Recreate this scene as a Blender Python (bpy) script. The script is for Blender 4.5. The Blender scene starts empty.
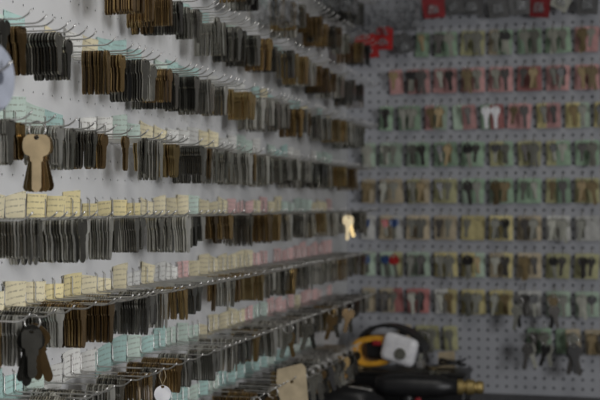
import bpy, bmesh, math, random, mathutils
from mathutils import Matrix, Vector
random.seed(7)
R=random.random
U=random.uniform
col=bpy.context.scene.collection
CX=0.64; D=2.85; EYE=1.5; PITCH=0.0945; HP=PITCH/4
P2=-math.pi/2
def zrow(k): return 1.4855+PITCH*k
PB=.0872; HB_=PB/4
def zb(k): return 1.379+PB*(k+1)      # hook heights on the end wall

# ---------------------------------------------------------------- materials
def mat(name,color,rough=0.5,metal=0.0,var=0.25,noise=60.0,namt=0.15,bump=0.0,alpha=1.0):
    m=bpy.data.materials.new(name); m.use_nodes=True
    nt=m.node_tree; b=nt.nodes['Principled BSDF']
    b.inputs['Roughness'].default_value=rough; b.inputs['Metallic'].default_value=metal
    tc=nt.nodes.new('ShaderNodeTexCoord'); nz=nt.nodes.new('ShaderNodeTexNoise')
    nz.inputs['Scale'].default_value=noise; nz.inputs['Detail'].default_value=3
    nt.links.new(tc.outputs['Object'],nz.inputs['Vector'])
    oi=nt.nodes.new('ShaderNodeObjectInfo')
    mr=nt.nodes.new('ShaderNodeMapRange'); mr.inputs['To Min'].default_value=1-var; mr.inputs['To Max'].default_value=1+var
    nt.links.new(oi.outputs['Random'],mr.inputs['Value'])
    m2=nt.nodes.new('ShaderNodeMapRange'); m2.inputs['From Min'].default_value=.3; m2.inputs['From Max'].default_value=.7
    m2.inputs['To Min'].default_value=1-namt; m2.inputs['To Max'].default_value=1+namt
    nt.links.new(nz.outputs['Fac'],m2.inputs['Value'])
    mu=nt.nodes.new('ShaderNodeMath'); mu.operation='MULTIPLY'
    nt.links.new(mr.outputs[0],mu.inputs[0]); nt.links.new(m2.outputs[0],mu.inputs[1])
    vm=nt.nodes.new('ShaderNodeVectorMath'); vm.operation='SCALE'
    vm.inputs[0].default_value=color; nt.links.new(mu.outputs[0],vm.inputs['Scale'])
    nt.links.new(vm.outputs[0],b.inputs['Base Color'])
    if bump:
        bp=nt.nodes.new('ShaderNodeBump'); bp.inputs['Strength'].default_value=bump; bp.inputs['Distance'].default_value=.002
        nt.links.new(nz.outputs['Fac'],bp.inputs['Height']); nt.links.new(bp.outputs[0],b.inputs['Normal'])
    if alpha<1: b.inputs['Alpha'].default_value=alpha
    return m
def label_mat(name,color):
    m=mat(name,color,rough=.8,var=.16,noise=40,namt=.06)
    nt=m.node_tree; b=nt.nodes['Principled BSDF']
    tc=nt.nodes.new('ShaderNodeTexCoord'); sx=nt.nodes.new('ShaderNodeSeparateXYZ'); nt.links.new(tc.outputs['Object'],sx.inputs[0])
    a=nt.nodes.new('ShaderNodeMath'); a.operation='MULTIPLY'; a.inputs[1].default_value=900; nt.links.new(sx.outputs['Z'],a.inputs[0])
    s=nt.nodes.new('ShaderNodeMath'); s.operation='SINE'; nt.links.new(a.outputs[0],s.inputs[0])
    g=nt.nodes.new('ShaderNodeMath'); g.operation='GREATER_THAN'; g.inputs[1].default_value=.6; nt.links.new(s.outputs[0],g.inputs[0])
    nz=nt.nodes.new('ShaderNodeTexNoise'); nz.inputs['Scale'].default_value=420; nt.links.new(tc.outputs['Object'],nz.inputs['Vector'])
    g2=nt.nodes.new('ShaderNodeMath'); g2.operation='GREATER_THAN'; g2.inputs[1].default_value=.5; nt.links.new(nz.outputs['Fac'],g2.inputs[0])
    mm=nt.nodes.new('ShaderNodeMath'); mm.operation='MULTIPLY'; nt.links.new(g.outputs[0],mm.inputs[0]); nt.links.new(g2.outputs[0],mm.inputs[1])
    m3=nt.nodes.new('ShaderNodeMath'); m3.operation='MULTIPLY'; m3.inputs[1].default_value=.5; nt.links.new(mm.outputs[0],m3.inputs[0])
    mx=nt.nodes.new('ShaderNodeMix'); mx.data_type='RGBA'
    src=b.inputs['Base Color'].links[0].from_socket
    nt.links.new(m3.outputs[0],mx.inputs['Factor']); nt.links.new(src,mx.inputs[6]); mx.inputs[7].default_value=(.16,.13,.1,1)
    nt.links.new(mx.outputs[2],b.inputs['Base Color'])
    return m
M={}
M['nickel']=mat('nickel_silver',(.33,.32,.28),.22,.8,.4)
M['shine']=mat('nickel_glint',(.56,.55,.50),.3,.6,.25)
M['dark']=mat('dark_steel',(.12,.115,.10),.22,.75,.45)
M['brown']=mat('brown_brass',(.17,.11,.05),.22,.7,.5)
M['amber']=mat('amber_brass',(.36,.24,.10),.25,.75,.3)
M['gold']=mat('yellow_brass',(.38,.28,.13),.3,.8,.25)
M['palegold']=mat('pale_brass',(.60,.46,.27),.5,.1,.05)
M['corner_glint']=mat('brass_glint',(1.0,.80,.46),.4,.1,.02)  # warm glint on the corner key, painted as a bright base colour
M['bnickel']=mat('aged_nickel',(.24,.24,.205),.55,.4,.5)
M['bdark']=mat('aged_steel',(.075,.07,.065),.55,.4,.4)
M['bbrown']=mat('aged_brass',(.22,.165,.085),.55,.4,.4)
M['black']=mat('black_plastic',(.018,.017,.017),.35,0,.3)
M['bright']=mat('white_and_lit_nickel',(.95,.95,.98),.45,.1,.03)  # plain white parts, and keys whose catch of light is painted white
M['wire']=mat('zinc_wire',(.56,.55,.53),.3,.75,.1)
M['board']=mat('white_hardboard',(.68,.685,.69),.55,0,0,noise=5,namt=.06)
M['boardb']=mat('white_hardboard_shaded',(.39,.40,.43),.6,0,0,noise=4,namt=.08)  # same white board; the end wall's dimmer light is put into the colour
M['floor']=mat('floor_vinyl',(.16,.14,.12),.6,0,0,noise=6,bump=.1)
M['bench']=mat('bench_dark_laminate',(.035,.032,.03),.4,0,0,noise=20,namt=.3)
M['red']=mat('red_plastic',(.40,.02,.02),.4,0,.2)
M['darkred']=mat('dark_red_card',(.26,.015,.02),.5,0,.3)
M['blue']=mat('blue_plastic',(.03,.07,.20),.4,0,.2)
M['orange']=mat('orange_yellow_plastic',(.80,.40,.04),.4,0,.1)
M['bluegrey']=mat('blue_grey_tape',(.42,.45,.53),.5,0,.1)
M['rubber']=mat('black_rubber',(.014,.014,.015),.4,0,.1,bump=.2)
M['tan']=mat('tan_paper',(.50,.41,.27),.8,0,.1)
M['paper']=mat('white_paper',(.6,.6,.58),.8,0,.1)
M['film']=mat('clear_film',(.34,.35,.36),.12,0,.1,alpha=.36)
M['card_box']=mat('grey_card',(.08,.08,.08),.7,0,.4)
LC={'cream':(.86,.78,.54),'yellow':(.86,.75,.42),'pink':(.83,.56,.54),'teal':(.46,.66,.62),'mint':(.62,.75,.67),'white':(.84,.84,.80)}
LM={k:label_mat('label_'+k,v) for k,v in LC.items()}
CC={'olive':(.42,.41,.23),'green':(.29,.41,.29),'tan':(.47,.40,.28),'pink':(.56,.31,.30),'red':(.44,.18,.17),'yellow':(.58,.51,.25),'white':(.60,.60,.57),'mint':(.39,.49,.39)}
CM={k:mat('card_'+k,v,.75,0,.25) for k,v in CC.items()}
ALT={'nickel':'shine','dark':'nickel','brown':'amber','gold':'amber','black':'dark'}  # mixed metals per stack; the lighter partner paints glints between blanks

# ---------------------------------------------------------------- helpers
def obj(name,me,loc=(0,0,0),rot=None,parent=None,**kw):
    o=bpy.data.objects.new(name,me)
    o.location=loc
    if rot is not None: o.rotation_euler=rot
    if parent: o.parent=parent
    for k,v in kw.items(): o[k]=v
    col.objects.link(o); return o
def pyd(name,v,f,m,smooth=False):
    me=bpy.data.meshes.new(name); me.from_pydata(v,[],f); me.materials.append(m)
    if smooth:
        for p in me.polygons: p.use_smooth=True
    me.update(); return me
def recalc(me):
    bm=bmesh.new(); bm.from_mesh(me); bmesh.ops.recalc_face_normals(bm,faces=bm.faces); bm.to_mesh(me); bm.free()
def tube(pts,r,n=8,closed=False):
    pts=[Vector(p) for p in pts]; V=[];F=[]
    N=len(pts)
    prevn=None
    for i,p in enumerate(pts):
        if closed: t=(pts[(i+1)%N]-pts[i-1])
        else: t=(pts[min(i+1,N-1)]-pts[max(i-1,0)])
        t.normalize()
        ref=prevn if prevn else (Vector((0,1,0)) if abs(t.y)<.9 else Vector((1,0,0)))
        a=(ref-t*ref.dot(t)).normalized(); b=t.cross(a); prevn=a
        rr=r[i] if isinstance(r,(list,tuple)) else r
        for j in range(n):
            an=2*math.pi*j/n; V.append(tuple(p+a*math.cos(an)*rr+b*math.sin(an)*rr))
    for i in range(N if closed else N-1):
        for j in range(n):
            a=i*n+j; b_=i*n+(j+1)%n; i2=(i+1)%N
            F.append((a,b_,i2*n+(j+1)%n,i2*n+j))
    if not closed:
        F.append(tuple(range(n-1,-1,-1))); F.append(tuple((N-1)*n+j for j in range(n)))
    return V,F
def plate(outline,holes,th):
    bm=bmesh.new(); es=[]
    for loop in [outline]+holes:
        vs=[bm.verts.new((0,a,b)) for a,b in loop]
        for i in range(len(vs)): es.append(bm.edges.new((vs[i],vs[(i+1)%len(vs)])))
    bmesh.ops.triangle_fill(bm,use_beauty=True,use_dissolve=False,edges=es)
    fs=bm.faces[:]
    r=bmesh.ops.extrude_face_region(bm,geom=fs)
    bmesh.ops.translate(bm,vec=(th,0,0),verts=[g for g in r['geom'] if isinstance(g,bmesh.types.BMVert)])
    bmesh.ops.translate(bm,vec=(-th/2,0,0),verts=bm.verts)
    bmesh.ops.recalc_face_normals(bm,faces=bm.faces)
    bm.verts.index_update()
    V=[tuple(v.co) for v in bm.verts]; F=[tuple(v.index for v in f.verts) for f in bm.faces]
    bm.free(); return V,F
def circ(cy,cz,r,n=10): return [(cy+r*math.cos(2*math.pi*i/n),cz+r*math.sin(2*math.pi*i/n)) for i in range(n)]
def merge(parts):
    V=[];F=[]
    for v,f in parts:
        o=len(V); V+=v; F+=[tuple(i+o for i in q) for q in f]
    return V,F
def xf(vf,m): return [tuple(m@Vector(v)) for v in vf[0]],vf[1]
def bmobj(fn,m,smooth=False,bev=0,seg=2):
    bm=bmesh.new(); fn(bm)
    if bev: bmesh.ops.bevel(bm,geom=[e for e in bm.edges if e.calc_face_angle(0)>.5],offset=bev,segments=seg,profile=.5,affect='EDGES')
    me=bpy.data.meshes.new('m'); bm.to_mesh(me); bm.free(); me.materials.append(m)
    for p in me.polygons: p.use_smooth=smooth
    return me
def box(sx,sy,sz,m,bev=.002,c=(0,0,0),seg=2):
    def fn(bm):
        bmesh.ops.create_cube(bm,size=1,matrix=Matrix.Translation(c)@Matrix.Diagonal((sx,sy,sz,1)))
    return bmobj(fn,m,False,bev,seg)

# ---------------------------------------------------------------- key shapes
def key_outline(kind,L,w,bh=.0046,teeth=True,neck=.0062):
    cz=-.0085; pts=[(0.0,-L),(bh*.6,-L+.0015),(bh,-L+.005)]
    if kind%2==0 and teeth:
        n=5; z0=-L+.008; z1=-.027
        for i in range(n):
            z=z0+(z1-z0)*i/(n-1); pts.append((bh if i%2==0 else bh-.001,z))
    pts+=[(bh,-.0245),(neck,-.0245),(neck,-.0205)]
    a0=math.asin(min(.99,neck/w)); n=16
    for i in range(n+1):
        th=-math.pi/2+a0+(2*math.pi-2*a0)*i/n
        c,s=math.cos(th),math.sin(th)
        sxx=1
        if kind==0: r=1
        elif kind==1: r=(abs(c)**4+abs(s)**4)**-.25*.92
        elif kind==2: r=1+.13*math.cos(2*(th))-.05*math.cos(4*th)
        elif kind==3: r=1+.10*math.cos(3*(th-math.pi/2))
        elif kind==5: r=(abs(c)**3+abs(s)**3)**(-1/3)*.90*(1-.10*max(0,math.cos(2*(th-math.pi/2)))**3); sxx=1.10
        else: r=(abs(c)**6+abs(s)**6)**(-1/6)*.86
        pts.append((w*r*c*sxx, cz+.96*w*r*s))
    pts+=[(-neck,-.0205),(-neck,-.0245),(-bh*.95,-.0245),(-bh*.95,-L+.0035),(-bh*.5,-L+.0008)]
    return pts
KEYS=[]; BL=[]
for kind,L,w in [(0,.050,.0118),(1,.053,.0125),(2,.049,.0128),(3,.055,.0132),(4,.047,.0115),(5,.055,.0135)]:
    KEYS.append(plate(key_outline(kind,L,w),[circ(0,-.0008,.0026)],.0019))
for kind,L,w,bh in [(1,.048,.0112,.0058),(4,.045,.0115,.0062),(0,.050,.0108,.0052),(4,.052,.0118,.0060),(2,.046,.0105,.0050)]:
    BL.append(plate(key_outline(kind,L,w,bh,False,bh+.0008),[circ(0,-.0008,.0026)],.0019))
kmesh={}
def key_mesh(i,m):
    if (i,m) not in kmesh: kmesh[(i,m)]=pyd('key_mesh',KEYS[i][0],KEYS[i][1],M[m])
    return kmesh[(i,m)]
blm={}
def blank_mesh(i,m):
    if (i,m) not in blm: blm[(i,m)]=pyd('blank_mesh',BL[i][0],BL[i][1],M[m])
    return blm[(i,m)]
def stack_mats(n,sp,kind,s,wy):
    out=[]; sw=U(-.05,.05); yw=U(-.14,.14); x=0
    for j in range(n):
        out.append(Matrix.Translation((x,0,.0012-.0018*s))@Matrix.Rotation(sw+U(-.03,.03),4,'X')@Matrix.Rotation(yw+U(-.08,.08),4,'Z')@Matrix.Rotation(U(-.03,.03),4,'Y')@Matrix.Diagonal((.75,s*wy,s,1)))
        x-=sp*U(.85,1.15)*(2.0 if R()<.04 else 1)
    return out
variants=[]
NS=[2,5,8,11,13,14,15,16,16,17,18,19]
for i in range(44):
    n=random.choice(NS); kind=i%5; sp=random.choice([.0027,.0030,.0034]); s=U(.78,1.02); wy=U(.75,1.0)
    if n*sp>.056: n=int(.056/sp)
    ms=stack_mats(n,sp,kind,s,wy)
    variants.append((n,kind,sp,s,wy,merge([xf(BL[kind],mm) for mm in ms]),[1 if R()<.30 else 0 for _ in ms]))
vm={}
def stack_mesh(i,m):
    if (i,m) not in vm:
        v=variants[i]; me=pyd('stack_mesh',v[5][0],v[5][1],M[m]); me.materials.append(M[ALT[m]])
        nf=len(BL[v[1]][1])
        for p in me.polygons: p.material_index=v[6][p.index//nf]
        vm[(i,m)]=me
    return vm[(i,m)]
# ---------------------------------------------------------------- pegboards (real holes)
def pegboard(nu,nv,m,hp,r):
    V=[];F=[]; n=8; grid={}
    def gv(i,j):
        if (i,j) not in grid:
            grid[(i,j)]=len(V); V.append((i*hp/2,0,j*hp/2))
        return grid[(i,j)]
    for a in range(nu):
        for b in range(nv):
            i,j=2*a+1,2*b+1
            ring=[gv(i+1,j),gv(i+1,j+1),gv(i,j+1),gv(i-1,j+1),gv(i-1,j),gv(i-1,j-1),gv(i,j-1),gv(i+1,j-1)]
            h=len(V)
            for dy in (0,.004):
                for k in range(n):
                    t=2*math.pi*k/n; V.append((i*hp/2+r*math.cos(t),dy,j*hp/2+r*math.sin(t)))
            for k in range(n):
                k2=(k+1)%n
                F.append((ring[k2],ring[k],h+k,h+k2))
                F.append((h+k2,h+k,h+n+k,h+n+k2))
    o=len(V); W,H=nu*hp,nv*hp
    V+=[(0,0,0),(W,0,0),(W,0,H),(0,0,H),(0,.004,0),(W,.004,0),(W,.004,H),(0,.004,H)]
    for a,b in [(0,1),(1,2),(2,3),(3,0)]: F.append((o+a,o+b,o+4+b,o+4+a))
    return pyd('pegboard_mesh',V,F,m)
ZB=zrow(0)-23.5*HP
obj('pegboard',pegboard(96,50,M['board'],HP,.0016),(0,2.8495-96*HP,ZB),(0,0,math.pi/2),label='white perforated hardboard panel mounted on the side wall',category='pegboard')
ZB2=zb(0)+HB_*1-HB_*24.5
obj('pegboard',pegboard(46,54,M['boardb'],HB_,.0032),(.0005,D,ZB2),label='white perforated hardboard panel on the end wall, shaded by colour',category='pegboard')
def wallbox(name,sx,sy,sz,c,m): return obj(name,box(sx,sy,sz,m,0),c,kind='structure')
DK=mat('dark_backing',(.04,.04,.04),.9)
wallbox('wall_left',.1,4.2,3.0,(-.062,.95,1.5),DK)
wallbox('wall_back',2.6,.1,3.0,(1.184,D+.062,1.5),DK)
wallbox('floor',2.6,4.2,.1,(1.184,.95,-.05),M['floor'])

# ---------------------------------------------------------------- hooks
def hook(L,r=.0011,z=HP):
    pts=[(-.003,0,z-.001),(.0015,0,z-.001),(.003,0,z-.003),(.003,0,.003),(.0045,0,.0005),(.007,0,0),(L-.011,0,0),(L-.006,0,.001),(L-.001,0,.004),(L+.003,0,.008)]
    return tube(pts,r,8)
HL=hook(.107,.0009); HS=hook(.062,z=HB_)
hookL=pyd('hook_mesh',HL[0],HL[1],M['wire'],True); hookS=pyd('hook_short_mesh',HS[0],HS[1],M['wire'],True)
HOOKLAB='slim zinc wire peg hook with an upturned tip'
SP=HP*2
Y0=2.6725
lo={2:.98,1:.98,0:.98,-1:.98,3:1.30,4:1.75,5:2.15,-2:1.02,-3:1.50}
cands=[]
for k,ymin in lo.items():
    y=Y0
    if k==-3: y=Y0-SP*4
    while y>ymin:
        cands.append((k,y)); y-=SP
camv=Vector((CX,0,EYE))
cands.sort(key=lambda c:(Vector((.08,c[1],zrow(c[0])))-camv).length)
near=0; nst=0
def pick(y,k):
    t=R()
    if k>=3: return 'dark' if t<.38 else 'brown' if t<.66 else 'nickel' if t<.84 else 'gold' if t<.95 else 'black'
    if k==2 and y<1.5: return 'dark' if t<.45 else 'nickel' if t<.72 else 'brown' if t<.95 else 'black'
    if y<1.5: return 'nickel' if t<.60 else 'dark' if t<.78 else 'brown' if t<.93 else 'gold'
    return 'nickel' if t<.46 else 'dark' if t<.62 else 'brown' if t<.84 else 'black' if t<.86 else 'gold'
SL={'nickel':'row of silver key blanks hanging edge-on from a wire hook','dark':'row of dark steel key blanks hanging from a wire hook',
'brown':'row of brown brass key blanks hanging from a wire hook','gold':'row of yellow brass key blanks hanging from a wire hook','black':'row of black key blanks hanging from a wire hook'}
SPECIAL=[(1,1.066),(-1,1.066),(-2,1.396),(-3,1.963),(4,1.90),(0,2.436),(5,2.40)]
def is_special(k,y): return any(k==a and abs(y-b)<SP/2 for a,b in SPECIAL)
GS='stacks of key blanks on the side pegboard'
spec={}
lastm={}
for idx,(k,y) in enumerate(cands):
    z=zrow(k); yaw=U(-.05,.05)
    sp_=is_special(k,y)
    if sp_: yaw=0
    obj('peg_hook',hookL,(0,y,z),(0,0,yaw),label=HOOKLAB,category='hook',group='wire hooks on the side pegboard')
    if sp_: spec[k]=(y,z); continue
    if R()<(.03 if y<1.6 else .03): continue
    m=pick(y,k)
    if k in lastm and R()<.3: m=lastm[k]
    lastm[k]=m
    xe=U(.068,.093); vi=random.randrange(44)
    n,kind,sp,s,wy,_,_b=variants[vi]
    pos=(xe*math.cos(yaw),y+xe*math.sin(yaw),z)
    nst+=1
    if near<24:
        near+=1; n=max(n,random.choice([12,14,15]))
        e=obj('key_stack',None,pos,(0,0,yaw),label=SL[m],category='keys',group=GS)
        e.empty_display_size=.01
        for mm in stack_mats(n,sp,kind,s,wy):
            c=obj('key',blank_mesh(kind,m if R()<.70 else ALT[m]),parent=e); c.matrix_local=mm
    else:
        obj('key_stack',stack_mesh(vi,m),pos,(0,0,yaw),label=SL[m],category='keys',group=GS)
extra=[]
for k,y in cands:
    if k==-3 and y<1.6: continue
    if R()<.55 and y-HP>1.0 and not is_special(k,y-HP) and not is_special(k,y-SP) and not is_special(k,y):
        yaw=U(-.06,.06)
        extra.append(xf(HL,Matrix.Translation((0,y-HP,zrow(k)))@Matrix.Rotation(yaw,4,'Z')))
        if nst<294 and y>1.10 and R()<.45:
            nst+=1; m=pick(y,k); xe=U(.045,.085); vi=random.choice([i for i,v in enumerate(variants) if v[0]<15])
            obj('key_stack',stack_mesh(vi,m),(xe*math.cos(yaw),y-HP+xe*math.sin(yaw),zrow(k)),(0,0,yaw),label=SL[m],category='keys',group=GS)
ev,ef=merge(extra)
obj('peg_hooks',pyd('hooks_between',ev,ef,M['wire'],True),kind='stuff',label='further slim zinc wire hooks crowding the side pegboard',category='hook')

# ---------------------------------------------------------------- code labels on the side wall
def label_mesh(w,h,m):
    n=6; V=[];F=[]; b=U(.0006,.0030); cut=U(-.003,.003)
    for s in (0,.0005):
        for i in range(n+1):
            t=i/n*2-1
            V.append((s+b*t*t-.0002,t*w/2,0)); V.append((s+b*t*t*1.6-.0002,t*w/2,h+cut*t))
    o=2*(n+1)
    for i in range(n):
        a=2*i; F.append((a,a+1,a+3,a+2)); F.append((o+a,o+a+2,o+a+3,o+a+1))
        F.append((a,a+2,o+a+2,o+a)); F.append((a+1,o+a+1,o+a+3,a+3))
    F.append((0,o,o+1,1)); F.append((2*n,2*n+1,o+2*n+1,o+2*n))
    me=pyd('label_mesh',V,F,LM[m]); recalc(me); return me
lab={}
for c in LC: lab[c]=[label_mesh(w,h,c) for w,h in [(.0462,.029),(.0468,.036),(.043,.026),(.046,.032),(.047,.034)]]
def lcol(k,y):
    t=R()
    if k==0: 
        if y<1.15: return 'pink' if t<.2 else 'cream'
        if y<1.7: return 'cream' if t<.66 else 'yellow' if t<.88 else 'mint' if t<.94 else 'pink'
        return 'pink' if t<.25 else 'mint' if t<.45 else 'cream'
    if k==-1:
        if y<1.6: return 'yellow' if t<.35 else 'cream' if t<.96 else 'white'
        return 'pink' if t<.55 else 'white' if t<.68 else 'cream'
    if k==-2: 
        if y<1.8: return 'teal' if t<.60 else 'mint' if t<.9 else 'white'
        return 'pink' if t<.5 else 'mint' if t<.75 else 'cream'
    if k==-3: return 'teal' if t<.55 else 'mint'
    return 'teal' if t<.35 else 'mint' if t<.6 else 'white' if t<.85 else 'cream'
for k,y in sorted(cands,key=lambda q:(q[0],q[1])):
    if R()<(.02 if k<=0 else .12): continue
    c=lcol(k,y)
    if ('l',k) in lastm and R()<.3: c=lastm[('l',k)]
    lastm[('l',k)]=c
    up=.003 if k>=1 else -.008
    obj('label_card',random.choice(lab[c]),(0,y-SP/2+U(-.003,.003),zrow(k)+up+U(-.004,.004)),(U(-.09,.09),0,0),label='small %s paper code label stuck on the white pegboard'%{'teal':'blue-green','mint':'pale green'}.get(c,c),category='label',group='paper code labels on the side pegboard')

# ---------------------------------------------------------------- end wall
cardo=[(-.0165,.007),(-.014,.010),(.014,.010),(.0165,.007),(.0165,-.048),(-.0165,-.048)]
CARD=plate(cardo,[circ(0,0,.0022)],.0006)
cme={c:pyd('card_mesh',CARD[0],CARD[1],CM[c]) for c in CC}
rows={5:(['green','olive','tan','green','pink'],.17),4:(['pink','pink','pink','red','pink'],.11),3:(['green','mint','pink','pink','yellow'],.085),
2:(['mint','green','green','olive','green'],.04),1:(['tan','olive','mint','green','olive'],.04),0:(['white','tan','yellow','tan','white'],.04),
-1:(['mint','olive','yellow','tan','olive'],.04),-2:(['tan','red','yellow','white','mint'],.04),-3:(['tan','olive','tan','green','tan'],.13)}
bv={}
def bunch(i,m):
    if (i,m) not in bv:
        random.seed(100+i); ps=[]
        s=.84+.05*(i%4)
        for j in range(1+i%3):
            kd=(i+(j if i%2 else 0))%5
            ps.append(xf(KEYS[kd],Matrix.Translation((-.004*j,0,.0012-.0018*s))@Matrix.Rotation(U(-.16,.16),4,'X')@Matrix.Rotation(U(-.5,.5),4,'Z')@Matrix.Diagonal((s,s*.95,s,1))))
        v,f=merge(ps)
        base={'blue':'bnickel','red':'bnickel','black':'bnickel'}.get(m,m)
        me=pyd('bunch_mesh',v,f,M[base])
        if base!=m:
            me.materials.append(M[m])
            for p in me.polygons:
                if p.center.z>-.019: p.material_index=1
        bv[(i,m)]=me
    return bv[(i,m)]
bv_,bf_=xf(KEYS[0],Matrix.Translation((0,0,-.0003))@Matrix.Rotation(.04,4,'X')@Matrix.Rotation(-.15,4,'Z')@Matrix.Diagonal((1,.95,1,1)))
bright_me=pyd('bright_bunch',bv_,bf_,M['bright'])
HB=[]
st=random.getstate()
for k,(cols,x0) in rows.items():
    z=zb(k)
    i0=int(round((x0-.0005)/HB_)); xq=.0005+HB_*(i0+.5); xs=[]
    q=0
    while xq<.70:
        xs.append(xq); q+=1; xq+=HB_*(2 if q%2 else 1)
    nb=0
    for x in xs:
        if k==-3 and (.27<x<.42): continue
        random.seed(int(x*10000)+k*77)
        m=random.choice(['bnickel','bnickel','bdark','bnickel','bbrown','bnickel','black','bbrown','bdark'])
        if k==3 and .315<x<.37 and nb<2:
            m='bright'; nb+=1
        HB.append((x,z))
        t=(x-x0)/(.60-x0); ci=min(4,max(0,int(t*5+U(-.5,.5))))
        c=cols[ci] if R()<.88 else random.choice(cols)
        if m=='bright': c='green' if nb==1 else 'red'
        if k in (0,-1) and x<.13: m=random.choice(['blue','red'])
        obj('key_card',cme[c],(x,D-.009+U(-.002,.002),z+.0012-.0022),(U(-.08,.08),0,P2),label='%s paper card hung behind keys on a peg hook'%c,category='card',group='cards on the end pegboard')
        if m!='bright' and R()<.04: continue
        nm={'bnickel':'dull silver','bdark':'dark steel','bbrown':'dull brass','black':'black-headed','bright':'light-painted silver','blue':'blue-headed','red':'red-headed'}[m]
        obj('key_bunch',bright_me if m=='bright' else bunch(random.randrange(14),m),(x,D-.040,z),(0,0,P2),label='small bunch of %s keys hanging from a peg hook'%nm,category='keys',group='key bunches on the end pegboard')
random.setstate(st)
HB.sort(key=lambda q:abs(q[0]-.1)+abs(q[1]-1.3))
nind=max(0,300-len(cands)-26)
for x,z in HB[:nind]: obj('peg_hook',hookS,(x,D,z),(0,0,P2),label='short zinc wire peg hook with an upturned tip',category='hook',group='wire hooks on the end pegboard')
v,f=merge([xf(HS,Matrix.Translation((x,D,z))@Matrix.Rotation(P2,4,'Z')) for x,z in HB[nind:]])
obj('peg_hooks',pyd('hooks_rest',v,f,M['wire'],True),kind='stuff',label='remaining short zinc wire hooks on the end pegboard',category='hook')

# ---------------------------------------------------------------- packets
def packet(w,h,m,loc,rot,desc):
    o=[(-w/2,.004),(-w/2+.006,.012),(w/2-.008,.010),(w/2,.002),(w/2-.002,-h),(-w/2+.003,-h+.003)]
    v,f=plate(o,[circ(0,0,.003)],.0012)
    e=obj('blister_pack',pyd('packet_card',v,f,m),loc,rot,label=desc,category='package',group='hanging packets')
    def fn(bm):
        bmesh.ops.create_cube(bm,size=1,matrix=Matrix.Translation((.006,0,-h*.6))@Matrix.Diagonal((.012,w*.4,h*.36,1)))
        bmesh.ops.subdivide_edges(bm,edges=bm.edges[:],cuts=4,use_grid_fill=True)
        for q_ in bm.verts:
            q_.co+=Vector((.004,.003,.003))*mathutils.noise.noise(q_.co*90+Vector((w*99,h*55,0)))*1.2
    obj('bubble',bmobj(fn,M['film'],False),parent=e)
    return e
def bag_mesh(seed,W,H):
    def bag(bm):
        bmesh.ops.create_grid(bm,x_segments=26,y_segments=26,size=.5)
        for v_ in bm.verts:
            x_,y_=v_.co.x,v_.co.y
            w=W*(.45+.55*min(1,(.5-y_)*2.2)); n=mathutils.noise.fractal(Vector((x_*5,y_*5,seed)),1,2,4)
            v_.co=Vector((n*.030*(1-y_),x_*w,(y_-.5)*H+mathutils.noise.noise(Vector((x_*4,y_*4,seed+5)))*.006))
        r=bmesh.ops.extrude_face_region(bm,geom=bm.faces[:])
        for g in r['geom']:
            if isinstance(g,bmesh.types.BMVert): g.co.x+=.012*max(0,math.cos(g.co.y*28))
    return bmobj(bag,M['film'],False)
z6=zb(6)
for x,z,w,h,m,dk in [(.055,zb(5)-.005,.055,.048,'red','red'),(.100,zb(5)+.012,.045,.045,'red','red'),(.140,zb(5)-.005,.04,.04,'card_box','grey'),
                    (.215,z6,.055,.050,'darkred','red'),(.26,z6,.05,.045,'card_box','grey'),(.31,z6,.055,.045,'card_box','grey'),(.365,z6,.05,.056,'card_box','grey'),
                    (.415,z6,.055,.05,'card_box','grey'),(.465,z6,.05,.058,'darkred','red'),(.52,z6,.045,.045,'bnickel','grey'),(.57,z6,.05,.055,'card_box','grey')]:
    obj('peg_hook',hookS,(x,D,z),(0,0,P2),label='short zinc wire peg hook with an upturned tip',category='hook',group='wire hooks on the end pegboard')
    packet(w,h,M[m],(x,D-.045,z-.0015),(U(-.45,.45),0,P2+U(-.3,.3)),'%s carded packet with clear bubble on a peg hook'%dk)
for x,W,H,sd in [(.085,.06,.085,1),(.155,.075,.075,4),(.035,.04,.075,8)]:
    obj('peg_hook',hookS,(x,D,z6),(0,0,P2),label='short zinc wire peg hook with an upturned tip',category='hook',group='wire hooks on the end pegboard')
    obj('plastic_bag',bag_mesh(sd,W,H),(x,D-.035,z6),(0,0,P2),label='crumpled clear plastic bag hanging on the end pegboard',category='bag')

# ---------------------------------------------------------------- special hanging things
def torus(R_,r,n=28): return tube([(0,R_*math.cos(2*math.pi*i/n),R_*math.sin(2*math.pi*i/n)) for i in range(n)],r,8,True)
def keyring(loc,yaw,keys,label,rr=.011,scale=1.0):
    e=obj('key_ring',None,loc,(0,0,yaw),label=label,category='keys'); e.empty_display_size=.01
    v,f=torus(rr,.0008); r=obj('ring',pyd('ring_mesh',v,f,M['wire'],True),parent=e); r.location=(0,0,-rr+.0019)
    for j,(kd,m,sw) in enumerate(keys):
        c=obj('key',key_mesh(kd,m),parent=e); c.scale=(scale*1.3,scale,scale)
        c.location=((j-len(keys)/2)*.004,0,-2*rr+.0022); c.rotation_euler=(sw,0,U(-.2,.2))
    return e
y,z=spec[1]
keyring((.090,y,z),-1.15,[(5,'brown',.24),(5,'gold',-.20),(5,'amber',.16),(5,'gold',-.13),(5,'brown',.08),(5,'gold',-.06),(5,'palegold',.0)],'brass keys with broad heads on a ring at a hook tip',.008,.98)
obj('key_stack',stack_mesh(6,'brown'),(.072,y,z),label=SL['brown'],category='keys',group=GS)
y,z=spec[-1]
keyring((.085,y,z),-1.2,[(3,'brown',.30),(1,'dark',-.24),(0,'brown',.12),(3,'dark',-.10),(4,'dark',.02)],'dark brown metal keys hanging on a ring',.0075,1.0)
obj('key_stack',stack_mesh(5,'nickel'),(.07,y,z),label=SL['nickel'],category='keys',group=GS)
y,z=spec[-2]
v,f=plate(circ(0,-.009,.0105,28),[circ(0,0,.0022)],.0015)
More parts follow.
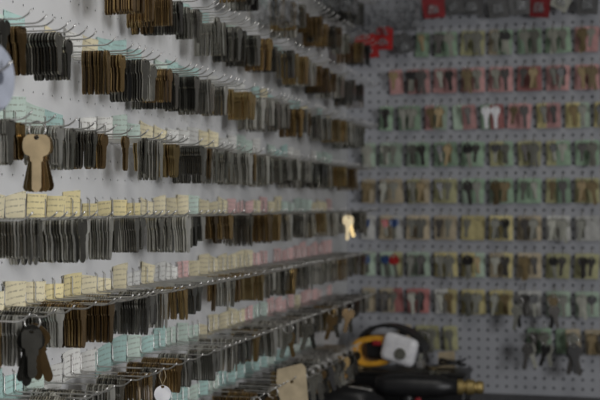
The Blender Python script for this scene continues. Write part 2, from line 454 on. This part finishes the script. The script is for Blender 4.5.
tg=obj('round_tag',pyd('tag_mesh',v,f,M['bright']),(.091,y,z-.022),(0,0,-1.15),label='round white tag with a punched hole hanging on string',category='tag')
obj('string',pyd('string_mesh',*tube([(.0006,0,.002),(.001,.004,.012),(.0008,.002,.0225),(-.0006,-.002,.0225),(-.001,-.004,.012)],.0005,6,True),M['tan']),parent=tg)
obj('key_stack',stack_mesh(3,'dark'),(.078,y,z),label=SL['dark'],category='keys',group=GS)
y,z=spec[-3]
v,f=plate([(-.026,.004),(-.022,.024),(.020,.029),(.026,.022),(.024,-.035),(-.024,-.031)],[circ(0,0,.003)],.0012)
obj('paper_envelope',pyd('env',v,f,M['tan']),(.102,y,z-.0017),(.12,0,-1.3),label='small tan paper envelope hanging on a hook',category='envelope')
y,z=spec[0]
keyring((.094,y,z),-1.0,[(0,'gold',.3),(5,'corner_glint',-.05)],'yellow brass keys near the corner, one with painted glint',.006,.9)
for kk,sd,yw in [(4,3,-1.2),(5,11,-1.3)]:
    y,z=spec[kk]
    obj('plastic_bag',bag_mesh(sd,.08,.07),(.085,y,z+.004),(0,0,yw),label='crumpled clear plastic bag hanging among the keys',category='bag')
for k,n0,ks,s in [(-3,4,[(2,'dark',.1),(1,'brown',-.3)],.95),(-3,5,[(1,'nickel',.1),(2,'dark',-.3)],1.0),(-3,6,[(0,'dark',.3),(5,'amber',-.1)],.95),(-3,7,[(0,'nickel',.2),(3,'dark',-.2)],1.0),(-3,8,[(3,'nickel',.3),(1,'dark',-.2)],.9),(-3,9,[(2,'gold',.1),(1,'nickel',-.2),(4,'black',.3)],1.0),(-3,10,[(2,'dark',.3),(0,'brown',-.2)],.9),(-3,11,[(1,'dark',.25),(0,'nickel',-.1)],1.0),
                  (-3,12,[(0,'nickel',.2)],.9),(-3,13,[(3,'nickel',.1),(2,'dark',-.3)],1.0),(-3,17,[(1,'dark',.15),(3,'brown',-.25)],.95),(-3,19,[(0,'black',-.15),(2,'nickel',.25)],1.0),(-3,20,[(2,'amber',.2),(0,'nickel',-.3)],.9),(-3,21,[(1,'nickel',.15)],1.0),(-2,5,[(0,'dark',.1),(2,'brown',-.2)],1.0),
                  (-2,8,[(4,'dark',.2),(1,'brown',-.3)],.95),(-2,12,[(0,'dark',.2),(3,'nickel',-.3)],.9),(-2,15,[(0,'amber',.2),(1,'nickel',-.3)],.85)]:
    yy=Y0-SP*n0
    keyring((.096,yy,zrow(k)),-1.4+U(-.3,.3),ks,'wire ring with a few mixed keys at a hook tip',.008,s)

# roll of tape on a long hook
v,f=[],[]
prof=[(.006,-.010),(.024,-.010),(.027,-.007),(.027,.007),(.024,.010),(.006,.010)]
n=40
for i in range(n):
    t=2*math.pi*i/n
    for r_,x_ in prof: v.append((x_,r_*math.cos(t),r_*math.sin(t)))
for i in range(n):
    for j in range(6):
        a=i*6+j; b=i*6+(j+1)%6; i2=(i+1)%n
        f.append((a,b,i2*6+(j+1)%6,i2*6+j))
me=pyd('roll_mesh',v,f,M['bluegrey'],False); recalc(me)
HZ=zrow(1)+HP*1.1
obj('tape_roll',me,(.155,.858,HZ-.0047),label='roll of pale blue-grey tape on a wire hook',category='tape')
obj('peg_hook',pyd('hook_long',*hook(.172,.0014),M['wire'],True),(0,.858,HZ),label='long zinc wire peg hook holding a tape roll',category='hook')

# ---------------------------------------------------------------- workbench
BZ=1.06
wb=obj('workbench',None,(.66,2.49,0),label='dark laminate workbench against the pegboard corner',category='workbench')
obj('worktop',box(1.28,.68,.035,M['bench'],.004),(0,0,BZ-.0175),parent=wb)
for sx in (-1,1):
    for sy in (-1,1):
        obj('leg',box(.05,.05,BZ-.035,M['bench'],.004),(sx*.59,sy*.29,(BZ-.035)/2),parent=wb)
obj('apron',box(1.13,.02,.08,M['bench'],.003),(0,-.29,BZ-.075),parent=wb)
ob=obj('storage_box',box(.27,.11,.062,M['rubber'],.006),(.175,2.705,BZ+.031),label='low black storage box with a lid on the workbench',category='box')
obj('lid',box(.278,.118,.010,M['black'],.003),(0,0,.0315),parent=ob)
BT=BZ+.0675
tm=obj('tape_measure',None,(.130,2.69,BT+.001),(0,0,-.15),label='orange-yellow and black tape measure with a white face',category='tool')
tm.scale=(1.12,1.12,1.12)
def ringbody(r0,r1,d,m,sx,cz):
    v=[];f=[];n=36
    for i in range(n):
        t=2*math.pi*i/n; c,s=math.cos(t),math.sin(t); q=(abs(c)**2.6+abs(s)**2.6)**(-1/2.6)
        for r_,y_ in ((r0,-d),(r1-.003,-d),(r1,-d+.004),(r1,d-.004),(r1-.003,d),(r0,d)):
            v.append((r_*q*c*sx,y_,cz+r_*q*s))
    for i in range(n):
        for j in range(6):
            a=i*6+j;b=i*6+(j+1)%6;i2=(i+1)%n
            f.append((a,b,i2*6+(j+1)%6,i2*6+j))
    me=pyd('rb',v,f,m,False); recalc(me); return me
obj('body',ringbody(.020,.031,.027,M['orange'],1.45,.036),(-.022,0,0),(0,-.12,0),parent=tm)
obj('inner_case',box(.060,.044,.036,M['rubber'],.008,seg=3),(-.012,-.002,.038),parent=tm,label='black inner case')
def band(r0,r1,a0,a1,d,m,cz,sx=1.15):
    v=[];f=[];n=22
    for i in range(n+1):
        t=a0+(a1-a0)*i/n
        for r_ in (r0,r1):
            for y_ in (-d,d): v.append((r_*math.cos(t)*sx,y_,cz+r_*math.sin(t)))
    for i in range(n):
        a=4*i;b=a+4
        for p,q in [(0,1),(1,3),(3,2),(2,0)]: f.append((a+p,a+q,b+q,b+p))
    f.append((0,1,3,2)); f.append((4*n,4*n+2,4*n+3,4*n+1))
    me=pyd('band',v,f,m,False); recalc(me); return me
obj('grip_band',band(.041,.047,.05,math.pi*.95,.020,M['rubber'],.044,1.5),(.004,0,0),(0,.14,0),parent=tm)
obj('white_face',box(.072,.026,.058,M['bright'],.012,seg=3),(.034,-.028,.043),(0,.25,0),parent=tm,label='white plastic face plate')
v,f=tube([(0,0,0),(0,-.004,0)],[.012,.011],24); obj('dial',pyd('dial',v,f,M['bnickel'],False),(.040,-.0405,.036),parent=tm)
obj('lock_button',box(.018,.012,.010,M['darkred'],.003),(-.014,-.028,.054),parent=tm,label='small dark red lock button')
obj('hook_tab',box(.012,.02,.014,M['wire'],.001),(.070,0,.012),parent=tm)
# power driver
dr=obj('power_driver',None,(.268,2.49,BZ),(0,0,.12),label='black power driver with ringed brass nose on the workbench',category='tool')
prof=[(-.125,.010),(-.122,.018),(-.100,.023),(-.05,.025),(.0,.023),(.02,.021),(.025,.018),(.045,.017)]
v,f=tube([(x,0,.062) for x,_ in prof],[r for _,r in prof],24); obj('motor_housing',pyd('dh',v,f,M['rubber'],True),parent=dr)
prof=[(.045,.015),(.047,.016),(.057,.016),(.059,.012),(.063,.012),(.065,.016),(.079,.016),(.081,.012),(.085,.0115),(.087,.014),(.097,.013),(.1,.009)]
v,f=tube([(x,0,.062) for x,_ in prof],[r for _,r in prof],24); obj('brass_nose',pyd('dn',v,f,mat('dull_brass',(.36,.27,.11),.45,.7,.1),False),parent=dr,label='ringed dull brass nose')
v,f=tube([(-.055,0,.050),(-.058,0,.033),(-.062,0,.018)],[.017,.015,.017],16); obj('grip',pyd('dg',v,f,M['rubber'],True),parent=dr)
obj('battery',box(.085,.055,.022,M['black'],.005),(-.06,0,.011),parent=dr)
obj('trigger',box(.012,.012,.020,M['darkred'],.003),(-.036,0,.034),parent=dr)
def pouch(bm):
    bmesh.ops.create_uvsphere(bm,u_segments=28,v_segments=18,radius=1)
    for q in bm.verts:
        n=mathutils.noise.noise(q.co*1.8)*.2
        c=q.co*(1+n); q.co=Vector((c.x*.08,c.y*.045,max(-.9,c.z)*.036+.0324))
pc=obj('tool_pouch',bmobj(pouch,M['rubber'],True),(.095,2.42,BZ),label='soft black zipped tool pouch lying on the workbench',category='pouch')
zz=[(-.055+.11*i/16,-.012,.061+.006*math.sin(i/16*math.pi)) for i in range(17)]
obj('zip',pyd('zip',*tube(zz,.0018,6),M['wire']),parent=pc)
for i,(x,y,z_,kd,m) in enumerate([(.215,2.625,BZ+.003,0,'nickel'),(.235,2.665,BT+.002,1,'nickel'),(.235,2.71,BT+.002,2,'gold'),(.270,2.665,BT+.002,3,'nickel'),(.050,2.655,BT+.002,1,'nickel'),(.048,2.67,BT+.004,0,'gold')]):
    c=obj('loose_key',key_mesh(kd,m),(x,y,z_),(0,math.pi/2,U(0,6)),label='loose %s key lying on the black storage box'%{'nickel':'silver','gold':'brass','dark':'dark'}[m],category='key')
    if i==0: c['label']='loose silver key lying on the workbench'
for x,h,w,m,d in [(.050,.060,.05,'paper','white'),(.255,.040,.04,'tan','tan')]:
    v,f=plate([(-w/2,0),(w/2,0),(w/2*.9,h),(-w/2,h*.9)],[],.001)
    obj('paper_slip',pyd('slip',v,f,M[m]),(x,2.752,BT),(0,.25,P2+.2),label='%s paper slip propped on the black storage box'%d,category='paper')
pts=[]
for i in range(120):
    t=i/120*2*math.pi*3; rr=.028+.008*math.sin(t*.37); pts.append((rr*math.cos(t),rr*.7*math.sin(t),.006+.016*(i/120)+.003*math.sin(t*1.7)))
obj('black_cable',pyd('cable',*tube(pts,.0024,8),M['rubber'],True),(.270,2.71,BT+.003),(0,0,.2),label='coiled black cable on the storage box',category='cable')
pts=[]
for i in range(80):
    t=i/80*2*math.pi*3; pts.append((.022*math.cos(t)+.002*math.sin(i),.022*math.sin(t),.004+.006*(i/80*3)))
obj('cord_coil',pyd('coil',*tube(pts,.0024,8),M['orange'],True),(.045,2.57,BZ+.079),(1.25,0,.3),label='coil of orange yellow cord standing on a tin',category='cord')
tn=obj('tin_can',pyd('tin',*tube([(0,0,0),(0,0,.002),(0,0,.054),(0,0,.056)],[.030,.031,.031,.029],28),M['dark'],False),(.045,2.57,BZ),label='small dark metal tin on the workbench',category='tin')
obj('rim',pyd('rim',*tube([(.031*math.cos(2*math.pi*i/28),.031*math.sin(2*math.pi*i/28),.054) for i in range(28)],.0012,6,True),M['wire'],True),parent=tn)

for x,z,ks,s in [(.415,zb(-2),[(0,'black',.1),(3,'bnickel',-.15)],1.0),(.495,zb(-2),[(0,'black',-.1),(2,'bdark',.2)],1.0),
               (.44,zb(-3),[(1,'bnickel',.3),(3,'bdark',-.2)],1.05),(.48,zb(-3),[(2,'bnickel',.2),(0,'black',-.3)],1.0),
               (.54,zb(-3),[(3,'bdark',.2),(1,'bdark',-.2),(0,'black',.05)],1.25),(.20,zb(-3),[(3,'bdark',.2),(1,'bnickel',-.2)],.9)]:
    obj('peg_hook',hookL,(x,D,z),(0,0,P2),label='long zinc wire peg hook on the end pegboard',category='hook',group='wire hooks on the end pegboard')
    keyring((x,D-.088,z),P2+.1,ks,'wire ring holding mixed keys on a long hook',.012,s)

# ---------------------------------------------------------------- lights
def area(name,loc,target,sx,sy,e,c):
    l=bpy.data.lights.new(name,'AREA'); l.shape='RECTANGLE'; l.size=sx; l.size_y=sy; l.energy=e; l.color=c
    o=bpy.data.objects.new(name,l); o.location=loc; o.rotation_euler=(Vector(target)-Vector(loc)).to_track_quat('-Z','Y').to_euler(); col.objects.link(o)
area('window_light',(1.9,.4,1.60),(0,1.2,1.24),.7,.6,20.5,(.99,.99,1))
area('ceiling_light',(.75,1.2,2.7),(.1,1.4,1.3),.6,.9,6,(1,.97,.92))
w=bpy.data.worlds.new('w'); bpy.context.scene.world=w; w.use_nodes=True
w.node_tree.nodes['Background'].inputs[0].default_value=(.60,.61,.63,1); w.node_tree.nodes['Background'].inputs[1].default_value=.05

# ---------------------------------------------------------------- camera
cd=bpy.data.cameras.new('camera'); cd.sensor_width=36; cd.lens=72; cd.clip_start=.02
cam=bpy.data.objects.new('camera',cd); cam.location=camv; cam.rotation_euler=(math.radians(90.24),0,math.radians(14.93)); col.objects.link(cam)
cd.dof.use_dof=True; cd.dof.focus_distance=1.4; cd.dof.aperture_fstop=8
bpy.context.scene.camera=cam
bpy.context.scene.view_settings.view_transform='Standard'
